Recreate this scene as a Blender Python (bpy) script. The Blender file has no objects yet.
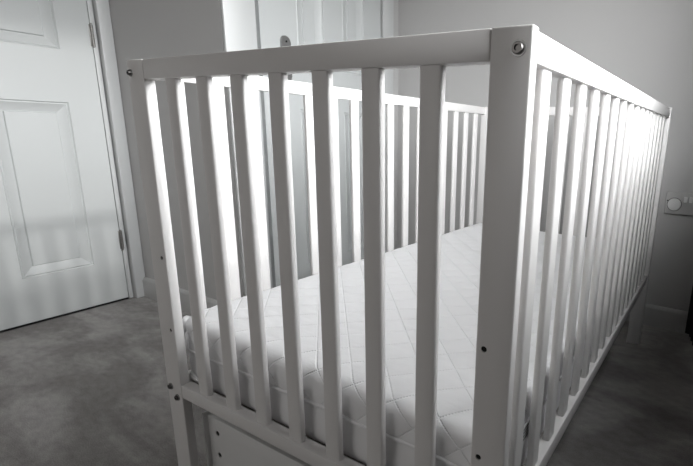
import bpy, bmesh, math, random
from mathutils import Vector, Matrix, noise

random.seed(7)
scn = bpy.context.scene
COL = scn.collection
PI = math.pi

# ------------------------------------------------------------------ materials
def new_mat(name):
    m = bpy.data.materials.new(name); m.use_nodes = True
    nt = m.node_tree; nt.nodes.clear()
    o = nt.nodes.new('ShaderNodeOutputMaterial'); b = nt.nodes.new('ShaderNodeBsdfPrincipled')
    nt.links.new(b.outputs[0], o.inputs[0])
    return m, nt, b

def bump_chain(nt, b, specs):
    """specs: list of (scale, detail, strength, distance); object coordinates"""
    tc = nt.nodes.new('ShaderNodeTexCoord'); prev = None
    for sc, det, st, dist in specs:
        n = nt.nodes.new('ShaderNodeTexNoise'); n.inputs['Scale'].default_value = sc; n.inputs['Detail'].default_value = det
        nt.links.new(tc.outputs['Object'], n.inputs['Vector'])
        bp = nt.nodes.new('ShaderNodeBump'); bp.inputs['Strength'].default_value = st; bp.inputs['Distance'].default_value = dist
        nt.links.new(n.outputs['Fac'], bp.inputs['Height'])
        if prev: nt.links.new(prev.outputs['Normal'], bp.inputs['Normal'])
        prev = bp
    if prev: nt.links.new(prev.outputs['Normal'], b.inputs['Normal'])
    return tc

def paint(name, col, rough=0.45, bumps=((260, 2, .08, .0006),), vary=.02, spec=.4):
    m, nt, b = new_mat(name)
    b.inputs['Roughness'].default_value = rough
    b.inputs['Specular IOR Level'].default_value = spec
    tc = bump_chain(nt, b, bumps)
    n = nt.nodes.new('ShaderNodeTexNoise'); n.inputs['Scale'].default_value = 6; n.inputs['Detail'].default_value = 4
    nt.links.new(tc.outputs['Object'], n.inputs['Vector'])
    r = nt.nodes.new('ShaderNodeMapRange')
    r.inputs['To Min'].default_value = 1 - vary; r.inputs['To Max'].default_value = 1 + vary
    nt.links.new(n.outputs['Fac'], r.inputs['Value'])
    mx = nt.nodes.new('ShaderNodeVectorMath'); mx.operation = 'SCALE'
    mx.inputs[0].default_value = col[:3]
    nt.links.new(r.outputs[0], mx.inputs['Scale']); nt.links.new(mx.outputs[0], b.inputs['Base Color'])
    return m

M = {}
M['cot'] = paint('white_cot_lacquer', (.72, .706, .697), .38, ((300, 2, .06, .0005),), .01, .45)
M['door'] = paint('white_door_gloss', (.54, .556, .556), .42, ((60, 3, .06, .001), (400, 2, .05, .0004)), .015, .4)
M['trim'] = paint('white_trim_gloss', (.58, .588, .588), .40, ((120, 2, .05, .0006),), .01, .4)
M['skirting'] = paint('white_skirting_gloss', (.46, .457, .453), .42, ((120, 2, .05, .0006),), .01, .4)  # darker copy of the trim white, shade put into the colour
M['wall'] = paint('wall_emulsion', (.50, .494, .49), .85, ((380, 3, .22, .0012), (40, 2, .05, .002)), .015, .2)
M['wall_warm'] = paint('taupe_wall_emulsion', (.60, .575, .555), .85, ((380, 3, .22, .0012),), .015, .2)
M['wall_dark'] = paint('slate_wall_emulsion', (.10, .10, .10), .85, ((380, 3, .22, .0012),), .015, .2)  # unseen right wall made dark to cut bounce light on the floor
M['ceiling'] = paint('ceiling_emulsion', (.42, .405, .39), .9, ((300, 2, .1, .001),), .01, .2)
M['plastic'] = paint('white_plastic', (.50, .495, .49), .3, ((200, 1, .02, .0003),), .005, .5)
M['plastic_light'] = paint('bright_white_plastic', (.80, .80, .79), .3, ((200, 1, .02, .0003),), .005, .5)
M['drawer'] = paint('white_foil_board', (.72, .72, .715), .5, ((200, 1, .03, .0003),), .01, .35)
M['board'] = paint('mattress_base_board', (.45, .43, .41), .7, ((90, 2, .1, .0008),), .05, .2)
M['dark'] = paint('black_recess', (.012, .012, .012), .6, ((90, 1, .02, .0003),), .01, .2)  # black, also used as painted shade in holes and the door gap
M['curtain'] = paint('charcoal_curtain_cloth', (.022, .021, .022), .9, ((700, 2, .5, .001),), .1, .1)
M['print'] = paint('black_label_print', (.01, .01, .01), .7, ((90, 1, .02, .0003),), .01, .2)
M['upvc'] = paint('white_window_frame', (.75, .75, .75), .35, ((90, 1, .02, .0003),), .01, .4)

def metal(name, col, rough):
    m, nt, b = new_mat(name)
    b.inputs['Base Color'].default_value = (*col, 1); b.inputs['Metallic'].default_value = 1
    b.inputs['Roughness'].default_value = rough
    bump_chain(nt, b, ((500, 2, .1, .0003),))
    return m
M['steel'] = metal('zinc_steel', (.34, .34, .335), .45)
M['bolt'] = metal('dark_zinc_bolt', (.16, .155, .15), .4)
M['rim'] = paint('grey_shadow_gap_plastic', (.16, .155, .15), .5, ((200, 1, .02, .0003),), .005, .3)  # grey for the painted shadow around the socket covers
M['hinge'] = metal('brushed_hinge_steel', (.26, .25, .24), .45)

def cloth_mat():
    m, nt, b = new_mat('white_quilted_polyester')
    b.inputs['Base Color'].default_value = (.85, .85, .86, 1)
    b.inputs['Roughness'].default_value = .8
    b.inputs['Specular IOR Level'].default_value = .2
    b.inputs['Sheen Weight'].default_value = .15
    bump_chain(nt, b, ((900, 2, .15, .0004),))
    last = b.inputs['Normal'].links[0].from_node
    # soft creases lying mostly across the cot
    tc = nt.nodes.new('ShaderNodeTexCoord'); mp = nt.nodes.new('ShaderNodeMapping'); mp.inputs['Scale'].default_value = (14, 38, 20)
    nt.links.new(tc.outputs['Object'], mp.inputs['Vector'])
    n = nt.nodes.new('ShaderNodeTexNoise'); n.inputs['Scale'].default_value = 1; n.inputs['Detail'].default_value = 4
    nt.links.new(mp.outputs[0], n.inputs['Vector'])
    bp = nt.nodes.new('ShaderNodeBump'); bp.inputs['Strength'].default_value = .35; bp.inputs['Distance'].default_value = .004
    nt.links.new(n.outputs['Fac'], bp.inputs['Height']); nt.links.new(last.outputs[0], bp.inputs['Normal'])
    # stitched grooves
    uv = nt.nodes.new('ShaderNodeUVMap'); uv.uv_map = 'quilt'
    sp = nt.nodes.new('ShaderNodeSeparateXYZ'); nt.links.new(uv.outputs[0], sp.inputs[0])
    hs = []
    def mth(op, a, b_=None):
        q = nt.nodes.new('ShaderNodeMath'); q.operation = op
        for i_, v_ in enumerate((a, b_)):
            if v_ is None: continue
            if isinstance(v_, (int, float)): q.inputs[i_].default_value = v_
            else: nt.links.new(v_, q.inputs[i_])
        return q.outputs[0]
    for ax, ot in ((0, 1), (1, 0)):
        d = mth('PINGPONG', sp.outputs[ax], .5)
        g = nt.nodes.new('ShaderNodeMapRange'); g.interpolation_type = 'SMOOTHSTEP'
        g.inputs['From Min'].default_value = .0; g.inputs['From Max'].default_value = .045
        nt.links.new(d, g.inputs['Value'])
        dash = mth('SINE', mth('MULTIPLY', sp.outputs[ot], 75.0))
        line = mth('MULTIPLY', mth('SUBTRACT', 1.0, g.outputs[0]), mth('ADD', .85, mth('MULTIPLY', dash, .25)))
        hs.append(mth('SUBTRACT', 1.0, line))
    hh = mth('MINIMUM', hs[0], hs[1])
    b2 = nt.nodes.new('ShaderNodeBump'); b2.inputs['Strength'].default_value = .55; b2.inputs['Distance'].default_value = .0022
    nt.links.new(hh, b2.inputs['Height']); nt.links.new(bp.outputs[0], b2.inputs['Normal'])
    nt.links.new(b2.outputs[0], b.inputs['Normal'])
    return m
M['cloth'] = cloth_mat()
M['cloth_plain'] = paint('white_polyester_trim', (.86, .86, .87), .8, ((900, 2, .15, .0004),), .01, .2)

def carpet_mat():
    m, nt, b = new_mat('grey_short_pile_carpet')
    b.inputs['Roughness'].default_value = .95
    b.inputs['Specular IOR Level'].default_value = .1
    tc = nt.nodes.new('ShaderNodeTexCoord')
    mp = nt.nodes.new('ShaderNodeMapping'); mp.inputs['Rotation'].default_value = (0, 0, math.radians(38)); mp.inputs['Scale'].default_value = (1, 1.7, 1)
    nt.links.new(tc.outputs['Object'], mp.inputs['Vector'])
    a = nt.nodes.new('ShaderNodeTexNoise'); a.inputs['Scale'].default_value = 2.3; a.inputs['Detail'].default_value = 6; a.inputs['Distortion'].default_value = 1.5
    nt.links.new(mp.outputs[0], a.inputs['Vector'])
    r = nt.nodes.new('ShaderNodeValToRGB'); r.color_ramp.elements[0].position = .42; r.color_ramp.elements[1].position = .60
    r.color_ramp.elements[0].color = (.27, .258, .250, 1); r.color_ramp.elements[1].color = (.41, .395, .385, 1)
    nt.links.new(a.outputs['Fac'], r.inputs['Fac'])
    f = nt.nodes.new('ShaderNodeTexNoise'); f.inputs['Scale'].default_value = 420; f.inputs['Detail'].default_value = 2
    nt.links.new(tc.outputs['Object'], f.inputs['Vector'])
    fr = nt.nodes.new('ShaderNodeMapRange'); fr.inputs['From Min'].default_value = .3; fr.inputs['From Max'].default_value = .7
    fr.inputs['To Min'].default_value = .78; fr.inputs['To Max'].default_value = 1.2
    nt.links.new(f.outputs['Fac'], fr.inputs['Value'])
    g = nt.nodes.new('ShaderNodeTexNoise'); g.inputs['Scale'].default_value = 34; g.inputs['Detail'].default_value = 4
    nt.links.new(mp.outputs[0], g.inputs['Vector'])
    gr = nt.nodes.new('ShaderNodeMapRange'); gr.inputs['From Min'].default_value = .3; gr.inputs['From Max'].default_value = .7
    gr.inputs['To Min'].default_value = .88; gr.inputs['To Max'].default_value = 1.12
    nt.links.new(g.outputs['Fac'], gr.inputs['Value'])
    mm = nt.nodes.new('ShaderNodeMath'); mm.operation = 'MULTIPLY'
    nt.links.new(fr.outputs[0], mm.inputs[0]); nt.links.new(gr.outputs[0], mm.inputs[1])
    mx = nt.nodes.new('ShaderNodeVectorMath'); mx.operation = 'SCALE'
    nt.links.new(r.outputs['Color'], mx.inputs[0]); nt.links.new(mm.outputs[0], mx.inputs['Scale'])
    nt.links.new(mx.outputs[0], b.inputs['Base Color'])
    b1 = nt.nodes.new('ShaderNodeBump'); b1.inputs['Strength'].default_value = .35; b1.inputs['Distance'].default_value = .004
    nt.links.new(f.outputs['Fac'], b1.inputs['Height'])
    b2 = nt.nodes.new('ShaderNodeBump'); b2.inputs['Strength'].default_value = .4; b2.inputs['Distance'].default_value = .02
    nt.links.new(a.outputs['Fac'], b2.inputs['Height']); nt.links.new(b1.outputs[0], b2.inputs['Normal'])
    nt.links.new(b2.outputs[0], b.inputs['Normal'])
    return m
M['carpet'] = carpet_mat()

# ------------------------------------------------------------------ helpers
def box(bm, x0, x1, y0, y1, z0, z1, r=0, seg=2, edges='all'):
    res = bmesh.ops.create_cube(bm, size=1)
    vs = res['verts']
    for v in vs:
        v.co = Vector(((x0 + x1) / 2 + v.co.x * (x1 - x0), (y0 + y1) / 2 + v.co.y * (y1 - y0), (z0 + z1) / 2 + v.co.z * (z1 - z0)))
    if r > 0:
        es = set()
        for v in vs:
            for e in v.link_edges:
                d = (e.verts[0].co - e.verts[1].co)
                ax = max(range(3), key=lambda i: abs(d[i]))
                if edges == 'all' or 'xyz'[ax] in edges: es.add(e)
        bmesh.ops.bevel(bm, geom=list(es), offset=r, segments=seg, profile=.5, affect='EDGES')

def cyl(bm, c, axis, r, h, n=24, r2=None):
    m = Vector((0, 0, 1)).rotation_difference(Vector(axis)).to_matrix().to_4x4()
    m.translation = Vector(c)
    bmesh.ops.create_cone(bm, cap_ends=True, segments=n, radius1=r, radius2=r if r2 is None else r2, depth=h, matrix=m)

def tube(bm, pts, r, n=8, radii=None):
    rings = []
    for i, p in enumerate(pts):
        p = Vector(p); a = Vector(pts[max(i - 1, 0)]); b = Vector(pts[min(i + 1, len(pts) - 1)])
        t = (b - a).normalized(); u = t.cross(Vector((0, 0, 1)))
        if u.length < .2: u = t.cross(Vector((0, 1, 0)))
        u.normalize(); w = t.cross(u); rr = radii[i] if radii else r
        rings.append([bm.verts.new(p + (u * math.cos(2 * PI * k / n) + w * math.sin(2 * PI * k / n)) * rr) for k in range(n)])
    for a, b in zip(rings, rings[1:]):
        for k in range(n): bm.faces.new((a[k], a[(k + 1) % n], b[(k + 1) % n], b[k]))
    bm.faces.new(rings[0][::-1]); bm.faces.new(rings[-1])

def obj(name, bm, mat, parent=None, loc=None, smooth=32):
    bmesh.ops.recalc_face_normals(bm, faces=bm.faces)
    me = bpy.data.meshes.new(name)
    if loc is not None: bmesh.ops.translate(bm, verts=bm.verts, vec=-Vector(loc))
    bm.to_mesh(me); bm.free()
    me.materials.append(M[mat] if isinstance(mat, str) else mat)
    if smooth:
        me.polygons.foreach_set('use_smooth', [True] * len(me.polygons))
        me.set_sharp_from_angle(angle=math.radians(smooth))
    o = bpy.data.objects.new(name, me); COL.objects.link(o)
    if parent: o.parent = parent
    if loc is not None: o.location = loc
    return o

def thing(name, label, cat, loc=(0, 0, 0), group=None):
    o = bpy.data.objects.new(name, None); COL.objects.link(o)
    o.location = loc; o.empty_display_size = .05
    o['label'] = label; o['category'] = cat
    if group: o['group'] = group
    return o

def structure(name, bm, mat, **k):
    o = obj(name, bm, mat, **k); o['kind'] = 'structure'; return o

def bx(*a, **k):
    bm = bmesh.new(); box(bm, *a, **k); return bm

def cut(o, cutter_bm):
    me = bpy.data.meshes.new('cut'); cutter_bm.to_mesh(me); cutter_bm.free()
    c = bpy.data.objects.new('cut', me); COL.objects.link(c)
    md = o.modifiers.new('b', 'BOOLEAN'); md.object = c; md.operation = 'DIFFERENCE'; md.solver = 'EXACT'
    bpy.context.view_layer.update()
    ev = o.evaluated_get(bpy.context.evaluated_depsgraph_get())
    nm = bpy.data.meshes.new_from_object(ev)
    o.modifiers.clear(); old = o.data; o.data = nm
    bpy.data.objects.remove(c); bpy.data.meshes.remove(me); nm.name = old.name

# ------------------------------------------------------------------ room
XL, XR, YN, YB, ZC = -1.212, .935, -2.3, 1.45, 2.40      # door wall, window wall, wall behind viewer, far wall, ceiling
XC, YC = -.553, .553                                     # boxed-in cupboard corner
T = .10
structure('floor', bx(XL - T, XR + T, YN - T, YB + T, -.04, 0), 'carpet', smooth=0)
structure('ceiling', bx(XL - T, XR + T, YN - T, YB + T, ZC, ZC + .05), 'ceiling', smooth=0)
# left wall with door opening
D1a, D1b, DH = -.285, .509, 1.985
bm = bmesh.new()
box(bm, XL - T, XL, YN, D1a, 0, ZC); box(bm, XL - T, XL, D1a, D1b, DH + .02, ZC); box(bm, XL - T, XL, D1b, YC, 0, ZC)
structure('wall_left', bm, 'wall', smooth=0)
# short wall beside the bedroom door
structure('wall_back_left', bx(XL - T, XC, YC, YC + T, 0, ZC), 'wall', smooth=0)
# cupboard wall with door opening
D2a, D2b = .668, 1.322
bm = bmesh.new()
box(bm, XC - T, XC, YC + T, D2a, 0, ZC); box(bm, XC - T, XC, D2a, D2b, DH + .02, ZC); box(bm, XC - T, XC, D2b, YB, 0, ZC)
structure('wall_cupboard', bm, 'wall', smooth=0)
structure('wall_back', bx(XC - T, XR + T, YB, YB + T, 0, ZC), 'wall', smooth=0)
F0, F1, F2, F3 = -1.12, .30, .45, 1.75
bm = bmesh.new()
box(bm, XL - T, F0, YN - T, YN, 0, ZC); box(bm, F1, XR + T, YN - T, YN, 0, ZC); box(bm, F0, F1, YN - T, YN, 0, F2); box(bm, F0, F1, YN - T, YN, F3, ZC)
structure('wall_front', bm, 'wall_warm', smooth=0)
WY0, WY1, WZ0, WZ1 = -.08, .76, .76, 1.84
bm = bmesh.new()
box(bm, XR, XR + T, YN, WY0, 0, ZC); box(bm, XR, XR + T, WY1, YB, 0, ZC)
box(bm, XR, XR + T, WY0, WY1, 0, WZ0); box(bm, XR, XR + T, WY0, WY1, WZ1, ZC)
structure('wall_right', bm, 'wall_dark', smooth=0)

# window in the right wall (outside the picture)
bm = bmesh.new(); f = .045
xw0, xw1 = XR + .05, XR + .09
box(bm, xw0, xw1, WY0, WY0 + f, WZ0, WZ1, .004); box(bm, xw0, xw1, WY1 - f, WY1, WZ0, WZ1, .004)
box(bm, xw0, xw1, WY0 + f, WY1 - f, WZ0, WZ0 + f, .004); box(bm, xw0, xw1, WY0 + f, WY1 - f, WZ1 - f, WZ1, .004)
structure('window_1', bm, 'upvc')
bm = bmesh.new(); y0 = YN - .09; f = .035
box(bm, F0, F0 + f, y0, y0 + .04, F2, F3, .004); box(bm, F1 - f, F1, y0, y0 + .04, F2, F3, .004)
box(bm, F0 + f, F1 - f, y0, y0 + .04, F2, F2 + f, .004); box(bm, F0 + f, F1 - f, y0, y0 + .04, F3 - f, F3, .004)
box(bm, F0 + f, F1 - f, y0 + .01, y0 + .02, F2 + f, F3 - f)
structure('window_2', bm, 'upvc')  # unseen window added behind the viewer to go with the fill lamp

# skirting boards
def skirting(name, a, b, nrm, h=.083, t=.015):
    a, b, nrm = Vector(a), Vector(b), Vector(nrm)
    prof = [(0, 0), (t, 0), (t, h - .012), (t - .002, h - .008), (t - .006, h - .002), (t - .009, h), (0, h)]
    bm = bmesh.new(); rings = []
    for p in (a, b):
        rings.append([bm.verts.new(p + nrm * d + Vector((0, 0, z))) for d, z in prof])
    n = len(prof)
    for k in range(n): bm.faces.new((rings[0][k], rings[0][(k + 1) % n], rings[1][(k + 1) % n], rings[1][k]))
    bm.faces.new(rings[0][::-1]); bm.faces.new(rings[1])
    structure(name, bm, 'skirting', smooth=40)
skirting('baseboard_back', (XC, YB, 0), (XR, YB, 0), (0, -1, 0))
skirting('baseboard_back_left', (XL + .02, YC, 0), (XC, YC, 0), (0, -1, 0))
skirting('baseboard_left', (XL, YN, 0), (XL, D1a - .07, 0), (1, 0, 0))
skirting('baseboard_right', (XR, YN, 0), (XR, YB, 0), (-1, 0, 0))
skirting('baseboard_front', (XL, YN, 0), (XR, YN, 0), (0, 1, 0))

# architraves and door linings
def architrave(name, x, ya, yb, wa, wb, depth=.016):
    """casing on the +x face of a wall, around the opening ya..yb"""
    bm = bmesh.new()
    box(bm, x, x + depth, ya - wa, ya, 0, DH + .02 + .06, .004)
    box(bm, x, x + depth, yb, yb + wb, 0, DH + .02 + .06, .004)
    box(bm, x, x + depth, ya, yb, DH + .02, DH + .08, .004)
    # lining inside the opening
    box(bm, x - T, x - .008, ya - .001, ya + .012, 0, DH + .02, .001)
    box(bm, x - T, x - .008, yb - .012, yb + .001, 0, DH + .02, .001)
    box(bm, x - T, x - .008, ya + .012, yb - .012, DH + .008, DH + .02, .001)
    structure(name, bm, 'trim')
architrave('trim_1', XL, D1a, D1b, .06, YC - D1b - .001, depth=.027)
architrave('trim_2', XC, D2a, D2b, D2a - YC + .0, .075, depth=.014)

# panelled doors
def ring_panel(bm, y0, y1, z0, z1, x):
    prof = [(0, 0), (.0035, -.0045), (.0075, -.0022), (.012, -.0050), (.036, -.0120), (.039, -.0070), (.044, -.0070)]
    prev = None
    for ins, dep in prof:
        vs = [bm.verts.new((x + dep, yy, zz)) for yy, zz in ((y0 + ins, z0 + ins), (y1 - ins, z0 + ins), (y1 - ins, z1 - ins), (y0 + ins, z1 - ins))]
        if prev:
            for k in range(4): bm.faces.new((prev[k], prev[(k + 1) % 4], vs[(k + 1) % 4], vs[k]))
        prev = vs
    bm.faces.new(prev)

def door_leaf(bm, x, ya, yb, za, zb, cols, rows, th=.035):
    ys = sorted({ya, yb} | {c for p in cols for c in p}); zs = sorted({za, zb} | {c for p in rows for c in p})
    for i in range(len(ys) - 1):
        for j in range(len(zs) - 1):
            y0, y1, z0, z1 = ys[i], ys[i + 1], zs[j], zs[j + 1]
            if (y0, y1) in cols and (z0, z1) in rows:
                ring_panel(bm, y0, y1, z0, z1, x)
            else:
                bm.faces.new([bm.verts.new((x, yy, zz)) for yy, zz in ((y0, z0), (y1, z0), (y1, z1), (y0, z1))])
    bmesh.ops.remove_doubles(bm, verts=bm.verts, dist=1e-5)
    # back and edges
    c = [(ya, za), (yb, za), (yb, zb), (ya, zb)]
    fr = [bm.verts.new((x, a, b)) for a, b in c]; bk = [bm.verts.new((x - th, a, b)) for a, b in c]
    for k in range(4): bm.faces.new((fr[k], fr[(k + 1) % 4], bk[(k + 1) % 4], bk[k]))
    bm.faces.new(bk)

def make_hinge(parent, x, y, z):
    bm = bmesh.new()
    for k in range(5): cyl(bm, (x, y, z - .030 + k * .015), (0, 0, 1), .0040, .0142, 14)
    box(bm, x - .0068, x - .0045, y - .006, y + .008, z - .037, z + .037, .0006)
    cyl(bm, (x, y, z + .0395), (0, 0, 1), .0036, .004, 12); cyl(bm, (x, y, z - .0395), (0, 0, 1), .0036, .004, 12)
    obj('hinge', bm, 'hinge', parent)

structure('trim_4', bx(XL - .03, XL + .005, D1b - .0185, D1b - .003, .002, DH, r=.001), 'trim')
bm = bmesh.new()
door_leaf(bm, XL + .005, D1a + .015, D1b - .0215, .009, DH, [(-.160, .062), (.172, .388)], [(.170, .768), (.943, 1.52), (1.62, 1.86)])
d1 = structure('door_1', bm, 'door', smooth=20)
for z in (.25, 1.005, 1.76): make_hinge(d1, XL + .012, D1b - .0200, z)
bm = bmesh.new(); box(bm, XL - .03, XL + .002, D1a + .02, D1b - .016, .0, .007)
structure('trim_3', bm, 'dark', smooth=0)  # black strip standing in for the shaded gap under the door

bm = bmesh.new()
door_leaf(bm, XC + .010, D2a + .015, D2b - .015, .009, DH, [(.838, .968), (1.068, 1.195)], [(.185, .772), (.925, 1.52), (1.62, 1.86)])
d2 = structure('door_2', bm, 'door', smooth=20)
# lever handle on long backplate
xh = XC + .010; yh = .781
bm = bmesh.new()
outl = []
for k in range(13): a = PI * k / 12; outl.append((yh + .020 * math.cos(a), .992 + .020 * math.sin(a)))
for k in range(13): a = PI + PI * k / 12; outl.append((yh + .020 * math.cos(a), .880 + .020 * math.sin(a)))
A = [bm.verts.new((xh, a, b)) for a, b in outl]; B = [bm.verts.new((xh + .008, a, b)) for a, b in outl]
n = len(outl)
for k in range(n): bm.faces.new((A[k], A[(k + 1) % n], B[(k + 1) % n], B[k]))
fB = bm.faces.new(B); bm.faces.new(A[::-1])
bmesh.ops.bevel(bm, geom=list(fB.edges), offset=.002, segments=2, affect='EDGES')
plate = obj('handle_backplate', bm, 'steel', d2)
plate['label'] = 'steel backplate with rounded ends'
bm = bmesh.new(); cyl(bm, (xh + .009, yh, .993), (1, 0, 0), .0032, .003, 12); obj('plate_screw', bm, 'dark', plate)
bm = bmesh.new(); cyl(bm, (xh + .022, yh, .950), (1, 0, 0), .008, .03, 16)
tube(bm, [(xh + .036, yh - .006, .950), (xh + .040, yh + .01, .950), (xh + .041, yh + .05, .951), (xh + .040, yh + .10, .949)], .007, 12)
obj('lever_handle', bm, 'steel', plate)

# dark cloth curtain at the window wall, in the far right corner
t = thing('curtain', 'dark floor-length curtain edge at the far right, beside the skirting board', 'curtain', (.90, 1.36, 0))
bm = bmesh.new()
N = 60; rows_ = 24; front = []
for j in range(rows_ + 1):
    z = .012 + j * (2.15 - .012) / rows_
    row = []
    for k in range(N + 1):
        s = k / N
        y = 1.412 - .165 * s
        x = .822 + .030 * s + .020 * math.sin(s * 2 * PI * 4.5 + .25 * math.sin(z * 2)) 
        if s < .10: x = x + (.792 - x) * (1 - s / .10)
        row.append((x, y, z))
    front.append(row)
fv = [[bm.verts.new(p) for p in r] for r in front]
bv = [[bm.verts.new((p[0] + .003, p[1], p[2])) for p in r] for r in front]
for j in range(rows_):
    for k in range(N):
        bm.faces.new((fv[j][k], fv[j][k + 1], fv[j + 1][k + 1], fv[j + 1][k])); bm.faces.new((bv[j][k], bv[j + 1][k], bv[j + 1][k + 1], bv[j][k + 1]))
    bm.faces.new((fv[j][0], fv[j + 1][0], bv[j + 1][0], bv[j][0])); bm.faces.new((fv[j][N], bv[j][N], bv[j + 1][N], fv[j + 1][N]))
for k in range(N):
    bm.faces.new((fv[0][k], bv[0][k], bv[0][k + 1], fv[0][k + 1])); bm.faces.new((fv[-1][k], fv[-1][k + 1], bv[-1][k + 1], bv[-1][k]))
bmesh.ops.translate(bm, verts=bm.verts, vec=(-.90, -1.36, 0))
obj('curtain_cloth', bm, 'curtain', t)
bm = bmesh.new(); tube(bm, [(.86, -.15, 2.15), (.86, 1.44, 2.15)], .012, 12)
bmesh.ops.translate(bm, verts=bm.verts, vec=(-.90, -1.36, 0)); obj('curtain_pole', bm, 'steel', t)

# unseen dark cabinet added under the window to shade the lower right
t = thing('low_cabinet', 'black narrow low cabinet against the right wall, under the window', 'cabinet', (.90, .88, 0))
obj('cabinet_body', bx(-.030, .034, -.36, .33, .03, .735, r=.003), 'curtain', t)
obj('cabinet_top', bx(-.038, .034, -.37, .34, .7355, .752, r=.003), 'curtain', t)
obj('plinth', bx(-.022, .030, -.35, .32, 0, .0295), 'curtain', t)
for k in (-1, 0):
    dd = obj('cabinet_door', bx(-.0385, -.0305, -.355 + (k + 1) * .342, -.355 + (k + 1) * .342 + .338, .04, .725, r=.002), 'curtain', t)
    bm = bmesh.new(); cyl(bm, (-.045, -.355 + (k + 1) * .342 + (.30 if k < 0 else .04), .40), (1, 0, 0), .008, .013, 16); obj('knob', bm, 'steel', dd)
# double wall socket
ws = thing('wall_socket', 'white double wall socket with a round cover disc and two small rockers', 'socket', (.735, YB, .483))
def lb(*a, **k): return bx(*a, **k)
obj('face_plate', lb(-.073, .073, -.011, 0, -.040, .040, r=.0028, seg=3), 'plastic', ws)
for sx in (-1, 1):
    bm = bmesh.new(); cyl(bm, (sx * .043, -.0150, -.004), (0, -1, 0), .0225, .009, 40, r2=.0215)
    bmesh.ops.bevel(bm, geom=[e for e in bm.edges if all(v.co.y < -.019 for v in e.verts)], offset=.0018, segments=2, affect='EDGES')
    so_ = obj('socket_cover', bm, 'plastic_light', ws)
    bm = bmesh.new(); cyl(bm, (sx * .043, -.0113, -.004), (0, -1, 0), .0245, .0012, 40); obj('cover_rim', bm, 'rim', so_)  # dark disc painted in as the shadow ring around the cover
    obj('rocker_switch', lb(sx * .0085 - .0058, sx * .0085 + .0058, -.0165, -.009, .006, .027, r=.0015), 'plastic_light', ws)
for sx in (-1, 1):
    bm = bmesh.new(); cyl(bm, (sx * .0665, -.0115, .008), (0, -1, 0), .0024, .002, 12)
    obj('fixing_screw', bm, 'dark', ws)

# ------------------------------------------------------------------ the cot
W, L, H, PW, TP = .660, 1.244, .802, .0425, .0150
ZR0, ZR1 = .230, .2555          # bottom rails
ZT0 = .775
cot = thing('cot', 'white wooden slatted baby cot standing on the grey carpet in the middle', 'cot', (0, 0, 0))

def screw_bolt(parent, x, y, z, ydir=-1, r=.0062):
    bm = bmesh.new()
    cyl(bm, (x, y + ydir * .0007, z), (0, ydir, 0), r * 1.35, .0014, 28)
    bm2 = bmesh.new(); rings = []
    for rr, hh in ((1, .0012), (1, .0034), (.86, .0046), (.50, .0046), (.46, .0026)):
        rings.append([bm2.verts.new((x + rr * r * math.cos(2 * PI * k / 24), y + ydir * hh, z + rr * r * math.sin(2 * PI * k / 24))) for k in range(24)])
    for a_, b_ in zip(rings, rings[1:]):
        for k in range(24): bm2.faces.new((a_[k], a_[(k + 1) % 24], b_[(k + 1) % 24], b_[k]))
    bm2.faces.new(rings[-1]); bm2.faces.new(rings[0][::-1])
    o = obj('washer', bm, 'steel', parent); o2 = obj('bolt', bm2, 'bolt', parent)
    return o

def make_post(x0, x1, y0, y1, h, holes, bolts, face):
    p = obj('post', bx(x0, x1, y0, y1, 0, h, r=.0020, seg=3), 'cot', cot)
    if holes:
        cb = bmesh.new()
        for hx, hz in holes: cyl(cb, (hx, y0 if face < 0 else y1, hz), (0, 1, 0), .0034, .018, 20)
        cut(p, cb)
        p.data.set_sharp_from_angle(angle=math.radians(32))
        for hx, hz in holes:
            bm = bmesh.new()
            yy = (y0 + .0012) if face < 0 else (y1 - .0012)
            cyl(bm, (hx, yy + .003 * (-face), hz), (0, 1, 0), .00335, .006, 20)
            obj('threaded_insert', bm, 'dark', p)  # black plug standing in for the shade inside the post hole
    for bx_, bz, br in bolts: screw_bolt(p, bx_, y0 if face < 0 else y1, bz, face, br)
    return p

hz = [.490, .359]
make_post(W - .0403, W, 0, TP, H, [(W - PW + .0118, z) for z in hz], [(W - .0125, .783, .0054), (W - .010, .244, .0046), (W - .027, .227, .0046)], -1)
make_post(-.0028, PW - .0012, 0, .0168, H, [(PW - .0125, z) for z in hz], [(.0062, .783, .0040), (.0092, .2445, .0046), (.0270, .2275, .0046)], -1)
make_post(W - PW, W, L - TP, L, .8045, [], [(W - .012, .783, .0062)], 1)
make_post(0, PW, L - TP, L, .8045, [], [(.012, .783, .0062)], 1)

def cot_part(name, *a, **k): return obj(name, bx(*a, **k), 'cot', cot)
RD = .019
for y0, z1 in ((0.0003, H - .0004), (L - .0193, .8045)):
    cot_part('end_top_rail', PW - .0014, W - .0404, y0, y0 + RD, z1 - .0285, z1, r=.0016, seg=2)
    cot_part('end_bottom_rail', PW - .0014, W - .0404, y0, y0 + RD, ZR0, ZR1, r=.0016, seg=2)
# side rails
for x0, x1, s in ((.637, .656, 1), (.002, .0168, -1)):
    z0 = .801 if s > 0 else .8032
    cot_part('side_top_rail', x0, x1, TP, L - TP, z0 - (.0275 if s > 0 else .0262), z0, r=.0016, seg=2)
    cot_part('side_bottom_rail', x0, x1, TP, L - TP, ZR0, ZR1 + .001, r=.0016, seg=2)
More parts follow.
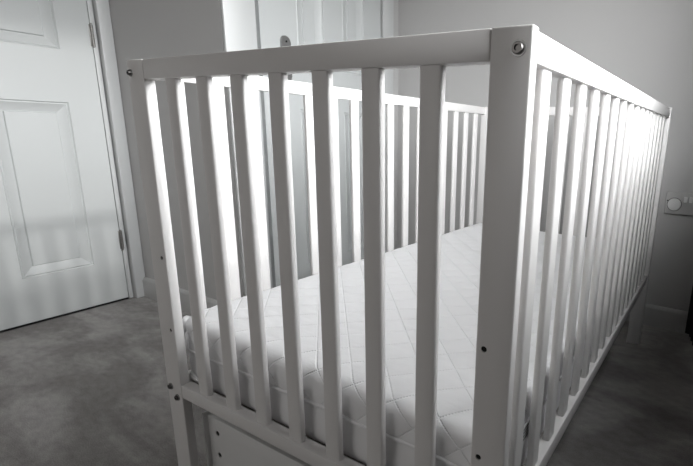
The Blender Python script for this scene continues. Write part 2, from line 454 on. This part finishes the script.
# slats: one mesh for the ends, one for the sides, copied
slat_e = obj('slat', bx(-.0135, .0135, -.0052, .0052, ZR1 - .004, ZT0 + .004, r=.0033, seg=3, edges='z'), 'cot', cot)
slat_s = obj('slat', bx(-.0048, .0048, -.0135, .0135, ZR1 - .004, ZT0 + .006, r=.0030, seg=3, edges='z'), 'cot', cot)
first = True
for yy in (.0095, L - .0097):
    for k in range(7):
        o = slat_e if first else slat_e.copy()
        if not first: COL.objects.link(o)
        first = False
        o.parent = cot; o.location = (.1015 + .0750 * k + (.0015 if k == 6 else 0), yy, 0)
first = True
for xx in (.6462, .0100):
    for k in range(16):
        o = slat_s if first else slat_s.copy()
        if not first: COL.objects.link(o)
        first = False
        o.parent = cot; o.location = (xx, .0728 + .0732 * k - (.0075 if xx < .1 else 0), 0)
# slatted mattress base between the ends
bm = bmesh.new()
box(bm, .024, .632, .0215, .075, .218, .236, .002); box(bm, .024, .632, L - .075, L - .0215, .218, .236, .002)
box(bm, .024, .060, .075, L - .075, .218, .236, .002); box(bm, .600, .632, .075, L - .075, .218, .236, .002)
for k in range(11):
    y = .12 + k * .096
    box(bm, .060, .600, y, y + .055, .222, .234, .002)
obj('mattress_base', bm, 'board', cot)

# ------------------------------------------------------------------ storage drawer below
dr = thing('storage_drawer', 'white low storage drawer box on the floor underneath the cot', 'drawer', (0, 0, 0))
dx0, dx1, dy0, dy1 = .044, .500, .040, 1.19
e = obj('end_board', bx(dx0 + .0, dx1, dy0, dy0 + .015, .012, .1755, r=.001), 'drawer', dr)
cb = bmesh.new(); inserts = []
for hx in (dx0 + .0275, dx1 - .03):
    for zz in (.1450, .0980): cyl(cb, (hx, dy0, zz), (0, 1, 0), .0052, .02, 24); inserts.append((hx, zz))
cut(e, cb)
for hx, zz in inserts:
    bm = bmesh.new(); cyl(bm, (hx, dy0 + .006, zz), (0, 1, 0), .0051, .009, 24)
    obj('cam_lock', bm, 'dark', e)  # black plug painted in as the dark of the drawer hole
obj('end_board', bx(dx0, dx1, dy1 - .015, dy1, .012, .1755, r=.001), 'drawer', dr)
obj('front_board', bx(dx0 - .0075, dx0 - .0005, dy0 - .006, dy1 + .006, .008, .1800, r=.001), 'drawer', dr)
obj('front_board', bx(dx1 + .0005, dx1 + .0145, dy0 - .006, dy1 + .006, .008, .1800, r=.001), 'drawer', dr)
obj('bottom_board', bx(dx0 + .001, dx1 - .001, dy0 + .016, dy1 - .016, .020, .026), 'drawer', dr)
for x in (dx0 + .04, dx1 - .04):
    for y in (dy0 + .05, dy1 - .05):
        bm = bmesh.new(); cyl(bm, (x, y, .0105), (1, 0, 0), .0105, .014, 20); obj('caster', bm, 'dark', dr)

# ------------------------------------------------------------------ mattress
MX0, MX1, MY0, MY1, MZ0, MZ1 = .0175, .6350, .0255, 1.2160, .2390, .3665
PER = .0695; Q1, Q2 = .450, .386
def quilt_h(a, b):
    """puff between diagonal stitch lines; a, b unwrapped plan coordinates"""
    s = (a + b - Q1) / PER; t_ = (a - b - Q2) / PER
    ds = abs(s - round(s)); dt = abs(t_ - round(t_))
    f = min(1, ds / .5) ; g = min(1, dt / .5)
    h = (1 - (1 - f) ** 5) * (1 - (1 - g) ** 5)
    return h
def mattress_mesh():
    bm = bmesh.new(); step = .0052
    nx = int((MX1 - MX0) / step); ny = int((MY1 - MY0) / step); nz = int((MZ1 - MZ0) / step)
    r = .015; rb = .010
    vert = {}; UVS = {}
    def V(i, j, k):
        key = (i, j, k)
        if key in vert: return vert[key]
        x = MX0 + (MX1 - MX0) * i / nx; y = MY0 + (MY1 - MY0) * j / ny; z = MZ0 + (MZ1 - MZ0) * k / nz
        rr = r if k > nz / 2 else rb
        c = Vector((min(max(x, MX0 + r), MX1 - r), min(max(y, MY0 + r), MY1 - r), min(max(z, MZ0 + rb), MZ1 - r)))
        d = Vector((x, y, z)) - c
        # corner columns keep radius r in plan, rr vertically
        if k > nz / 2:
            n = d.normalized() if d.length > 1e-9 else Vector((0, 0, 1))
            m = max(abs(d.x), abs(d.y), abs(d.z)) / r if d.length > 1e-9 else 0
            p = c + n * r * m
        else:
            dv = Vector((d.x / r, d.y / r, d.z / rb)); n = dv.normalized() if dv.length > 1e-9 else Vector((0, 0, -1))
            m = max(abs(dv.x), abs(dv.y), abs(dv.z))
            p = c + Vector((n.x * r, n.y * r, n.z * rb)) * m
        nn = n.normalized()
        depth = MZ1 - p.z
        a, b = p.x, p.y
        fy = max(0, (MY0 + .02 - p.y) / .02) if p.y < MY0 + .02 else 0
        if abs(nn.y) >= abs(nn.x): b = p.y + (depth if nn.y < 0 else -depth) * (-1 if nn.y < 0 else -1) * (1 if abs(nn.y) > .05 else 0)
        else: a = p.x - depth if nn.x < 0 else p.x + depth
        if abs(nn.y) >= abs(nn.x):
            b = p.y - depth if nn.y < 0 else p.y + depth
        if nn.z > .9: a, b = p.x, p.y
        w = 1 if p.z > .312 else 0
        UVS[key] = ((a + b - Q1) / PER, (a - b - Q2) / PER) if w else (.5, .5)
        hgt = quilt_h(a, b) * .0020 * w
        wr = noise.noise(Vector((p.x * 28, p.y * 28, p.z * 28))) * .0007 + noise.noise(Vector((p.x * 9, p.y * 9, p.z * 9 + 5))) * .0007
        puff = 0
        if w == 0: puff = -.0022 + .003 * math.sin(max(0, min(1, (p.z - MZ0) / (.312 - MZ0))) * PI)
        # irregular fine creases running across the cot
        cr = noise.noise(Vector((p.x * 22, p.y * 70, 3.3))) * .0009 * max(0, nn.z)
        vert[key] = bm.verts.new(p + nn * (hgt + wr + puff + cr - .0020) - Vector((0, 0, .010 * max(0, (.085 - p.y) / .06) ** 2 * max(0, min(1, (p.z - .312) / .05)))) + Vector((0, 0, (.0125 - .0125 * p.y) * (1 - .6 * p.x / .63) * max(0, min(1, (p.z - .312) / .05)))))
        return vert[key]
    def face(i0, a, b, c, d): bm.faces.new((a, b, c, d))
    for i in range(nx):
        for j in range(ny):
            for k in (0, nz):
                if k == 0 and False: continue
                bm.faces.new((V(i, j, k), V(i + 1, j, k), V(i + 1, j + 1, k), V(i, j + 1, k)))
    for k in range(nz):
        for i in range(nx):
            for j in (0, ny): bm.faces.new((V(i, j, k), V(i + 1, j, k), V(i + 1, j, k + 1), V(i, j, k + 1)))
        for j in range(ny):
            for i in (0, nx): bm.faces.new((V(i, j, k), V(i, j + 1, k), V(i, j + 1, k + 1), V(i, j, k + 1)))
    uv = bm.loops.layers.uv.new('quilt'); inv = {v: k for k, v in vert.items()}
    for f in bm.faces:
        for lp in f.loops: lp[uv].uv = UVS[inv[lp.vert]]
    return bm
mat_o = obj('mattress', mattress_mesh(), 'cloth', None, loc=(.33, .62, MZ0), smooth=60)
mat_o['label'] = 'white quilted diamond-stitched mattress lying inside the slatted cot'; mat_o['category'] = 'mattress'
# piping seam
bm = bmesh.new(); pts = []
rc = .015
def arc(cx, cy, a0, a1, off):
    return [(cx + (rc + off) * math.cos(a0 + (a1 - a0) * k / 8), cy + (rc + off) * math.sin(a0 + (a1 - a0) * k / 8)) for k in range(9)]
off = -.0014
path = arc(MX0 + rc, MY0 + rc, PI, 1.5 * PI, off)
nseg = 60
x0, x1 = MX0 + rc, MX1 - rc
path += [(x0 + (x1 - x0) * k / nseg, MY0 - off) for k in range(1, nseg)]
path += arc(MX1 - rc, MY0 + rc, 1.5 * PI, 2 * PI, off)
path += [(MX1 + off, MY0 + rc + (MY1 - MY0 - 2 * rc) * k / nseg) for k in range(1, nseg)]
path += arc(MX1 - rc, MY1 - rc, 0, .5 * PI, off)
path += [(x1 - (x1 - x0) * k / nseg, MY1 + off) for k in range(1, nseg)]
path += arc(MX0 + rc, MY1 - rc, .5 * PI, PI, off)
path += [(MX0 - off, MY1 - rc - (MY1 - MY0 - 2 * rc) * k / nseg) for k in range(1, nseg + 1)]
pts = [Vector((a - .33, b - .62, .3115 - MZ0 + .0012 * math.sin(i * .35))) for i, (a, b) in enumerate(path)]
tube(bm, pts, .0029, 8)
obj('piping', bm, 'cloth_plain', mat_o, smooth=60)
# gathered fold at the near left corner
bm = bmesh.new()
cp = [(.036, .041, .363), (.026, .039, .363), (.0205, .036, .352), (.0195, .034, .336), (.021, .032, .318), (.023, .031, .308)]
tube(bm, [Vector(c) - Vector((.336, .622, MZ0)) for c in cp], .005, 10, radii=[.005, .0092, .0098, .0088, .0065, .003])
cp = [(.040, .0315, .356), (.037, .0290, .342), (.036, .0275, .326), (.037, .0265, .314)]
tube(bm, [Vector(c) - Vector((.336, .622, MZ0)) for c in cp], .005, 10, radii=[.003, .0048, .0045, .003])
obj('corner_gather', bm, 'cloth_plain', mat_o, smooth=80)
# small care label on the right side
lab = obj('care_label', bx(.6364 - .33, .6376 - .33, .118 - .62, .150 - .62, .296 - MZ0, .326 - MZ0), 'cloth_plain', mat_o)
bm = bmesh.new()
for k in range(4): box(bm, .6377 - .33, .6381 - .33, .124 - .62, .142 - .62, .305 + .005 * k - MZ0, .3065 + .005 * k - MZ0)
obj('label_print', bm, 'print', lab)
# loose cover hem sticking out below the near left corner
bm = bmesh.new()
tri = [(.034, .0225, .2700), (.057, .0220, .2585), (.035, .0215, .2565)]
A = [bm.verts.new(Vector(c) - Vector((.33, .62, MZ0))) for c in tri]; B = [bm.verts.new(Vector(c) + Vector((0, .004, 0)) - Vector((.33, .62, MZ0))) for c in tri]
bm.faces.new(A); bm.faces.new(B[::-1])
for k in range(3): bm.faces.new((A[k], B[k], B[(k + 1) % 3], A[(k + 1) % 3]))
obj('cover_hem', bm, 'cloth_plain', mat_o, smooth=0)

# ------------------------------------------------------------------ light: overcast daylight through the window, plus added front fill
w = bpy.data.worlds.new('overcast_sky'); scn.world = w; w.use_nodes = True
nt = w.node_tree; nt.nodes.clear()
out = nt.nodes.new('ShaderNodeOutputWorld'); bg = nt.nodes.new('ShaderNodeBackground')
tc = nt.nodes.new('ShaderNodeTexCoord'); sp = nt.nodes.new('ShaderNodeSeparateXYZ'); rp = nt.nodes.new('ShaderNodeValToRGB')
nt.links.new(tc.outputs['Generated'], sp.inputs[0]); nt.links.new(sp.outputs['Z'], rp.inputs['Fac'])
cr = rp.color_ramp
cr.elements[0].position = .0; cr.elements[0].color = (.10, .098, .095, 1)
cr.elements[1].position = .24; cr.elements[1].color = (.97, .99, 1, 1)
for p_, v_ in ((.10, .42), (.38, .95), (.58, .60), (.78, .24)):
    e_ = cr.elements.new(p_); e_.color = (v_ * .97, v_ * .99, v_, 1)
nt.links.new(rp.outputs['Color'], bg.inputs['Color']); bg.inputs['Strength'].default_value = 20.5
nt.links.new(bg.outputs[0], out.inputs[0])
la = bpy.data.lights.new('window_portal', 'AREA'); la.shape = 'RECTANGLE'; la.size = WZ1 - WZ0; la.size_y = WY1 - WY0
la.cycles.is_portal = True
lo = bpy.data.objects.new('window_portal', la); COL.objects.link(lo)
lo.location = (XR + .098, (WY0 + WY1) / 2, (WZ0 + WZ1) / 2); lo.rotation_euler = (0, PI / 2, 0)

lb_ = bpy.data.lights.new('frosted_window_daylight', 'AREA'); lb_.shape = 'RECTANGLE'; lb_.size = F1 - F0 - .07; lb_.size_y = F3 - F2 - .07  # fill lamp added behind the viewer to brighten the front faces
lb_.energy = 6.4; lb_.color = (1, .975, .95)
lo = bpy.data.objects.new('frosted_window_daylight', lb_); COL.objects.link(lo)
lo.location = ((F0 + F1) / 2, YN - .045, (F2 + F3) / 2); lo.rotation_euler = (PI / 2, 0, 0)
sl = bpy.data.lights.new('hazy_sun', 'SUN'); sl.energy = .85; sl.angle = math.radians(2.6); sl.color = (1, .99, .97)
so = bpy.data.objects.new('hazy_sun', sl); COL.objects.link(so); so.location = (4, .8, 2)
so.rotation_euler = Vector((math.cos(math.radians(20)), .07, math.sin(math.radians(20)))).to_track_quat('Z', 'Y').to_euler()
# ------------------------------------------------------------------ camera
yaw, pitch, roll = 0.519190, -0.240404, 0.031815
CP = (0.81494, -0.40330, 0.71032)
CAMF, PX, PY = 460.602, 103.443, 11.372
fw = Vector((-math.sin(yaw) * math.cos(pitch), math.cos(yaw) * math.cos(pitch), math.sin(pitch)))
rt = Vector((math.cos(yaw), math.sin(yaw), 0)); up = rt.cross(fw)
c, s = math.cos(roll), math.sin(roll)
R_ = c * rt + s * up; U_ = -s * rt + c * up
mw = Matrix(((R_.x, U_.x, -fw.x, CP[0]), (R_.y, U_.y, -fw.y, CP[1]), (R_.z, U_.z, -fw.z, CP[2]), (0, 0, 0, 1)))
cam = bpy.data.cameras.new('camera'); co = bpy.data.objects.new('camera', cam); COL.objects.link(co)
co.matrix_world = mw
cam.sensor_fit = 'HORIZONTAL'; cam.sensor_width = 36; cam.lens = CAMF / 693 * 36
cam.shift_x = -PX / 693; cam.shift_y = PY / 693
cam.clip_start = .01
scn.camera = co

scn.view_settings.view_transform = 'Standard'; scn.view_settings.look = 'None'
scn.view_settings.gamma = 1; scn.view_settings.use_curve_mapping = False
scn.view_settings.exposure = 0.24
scn.cycles.max_bounces = 10; scn.cycles.diffuse_bounces = 8
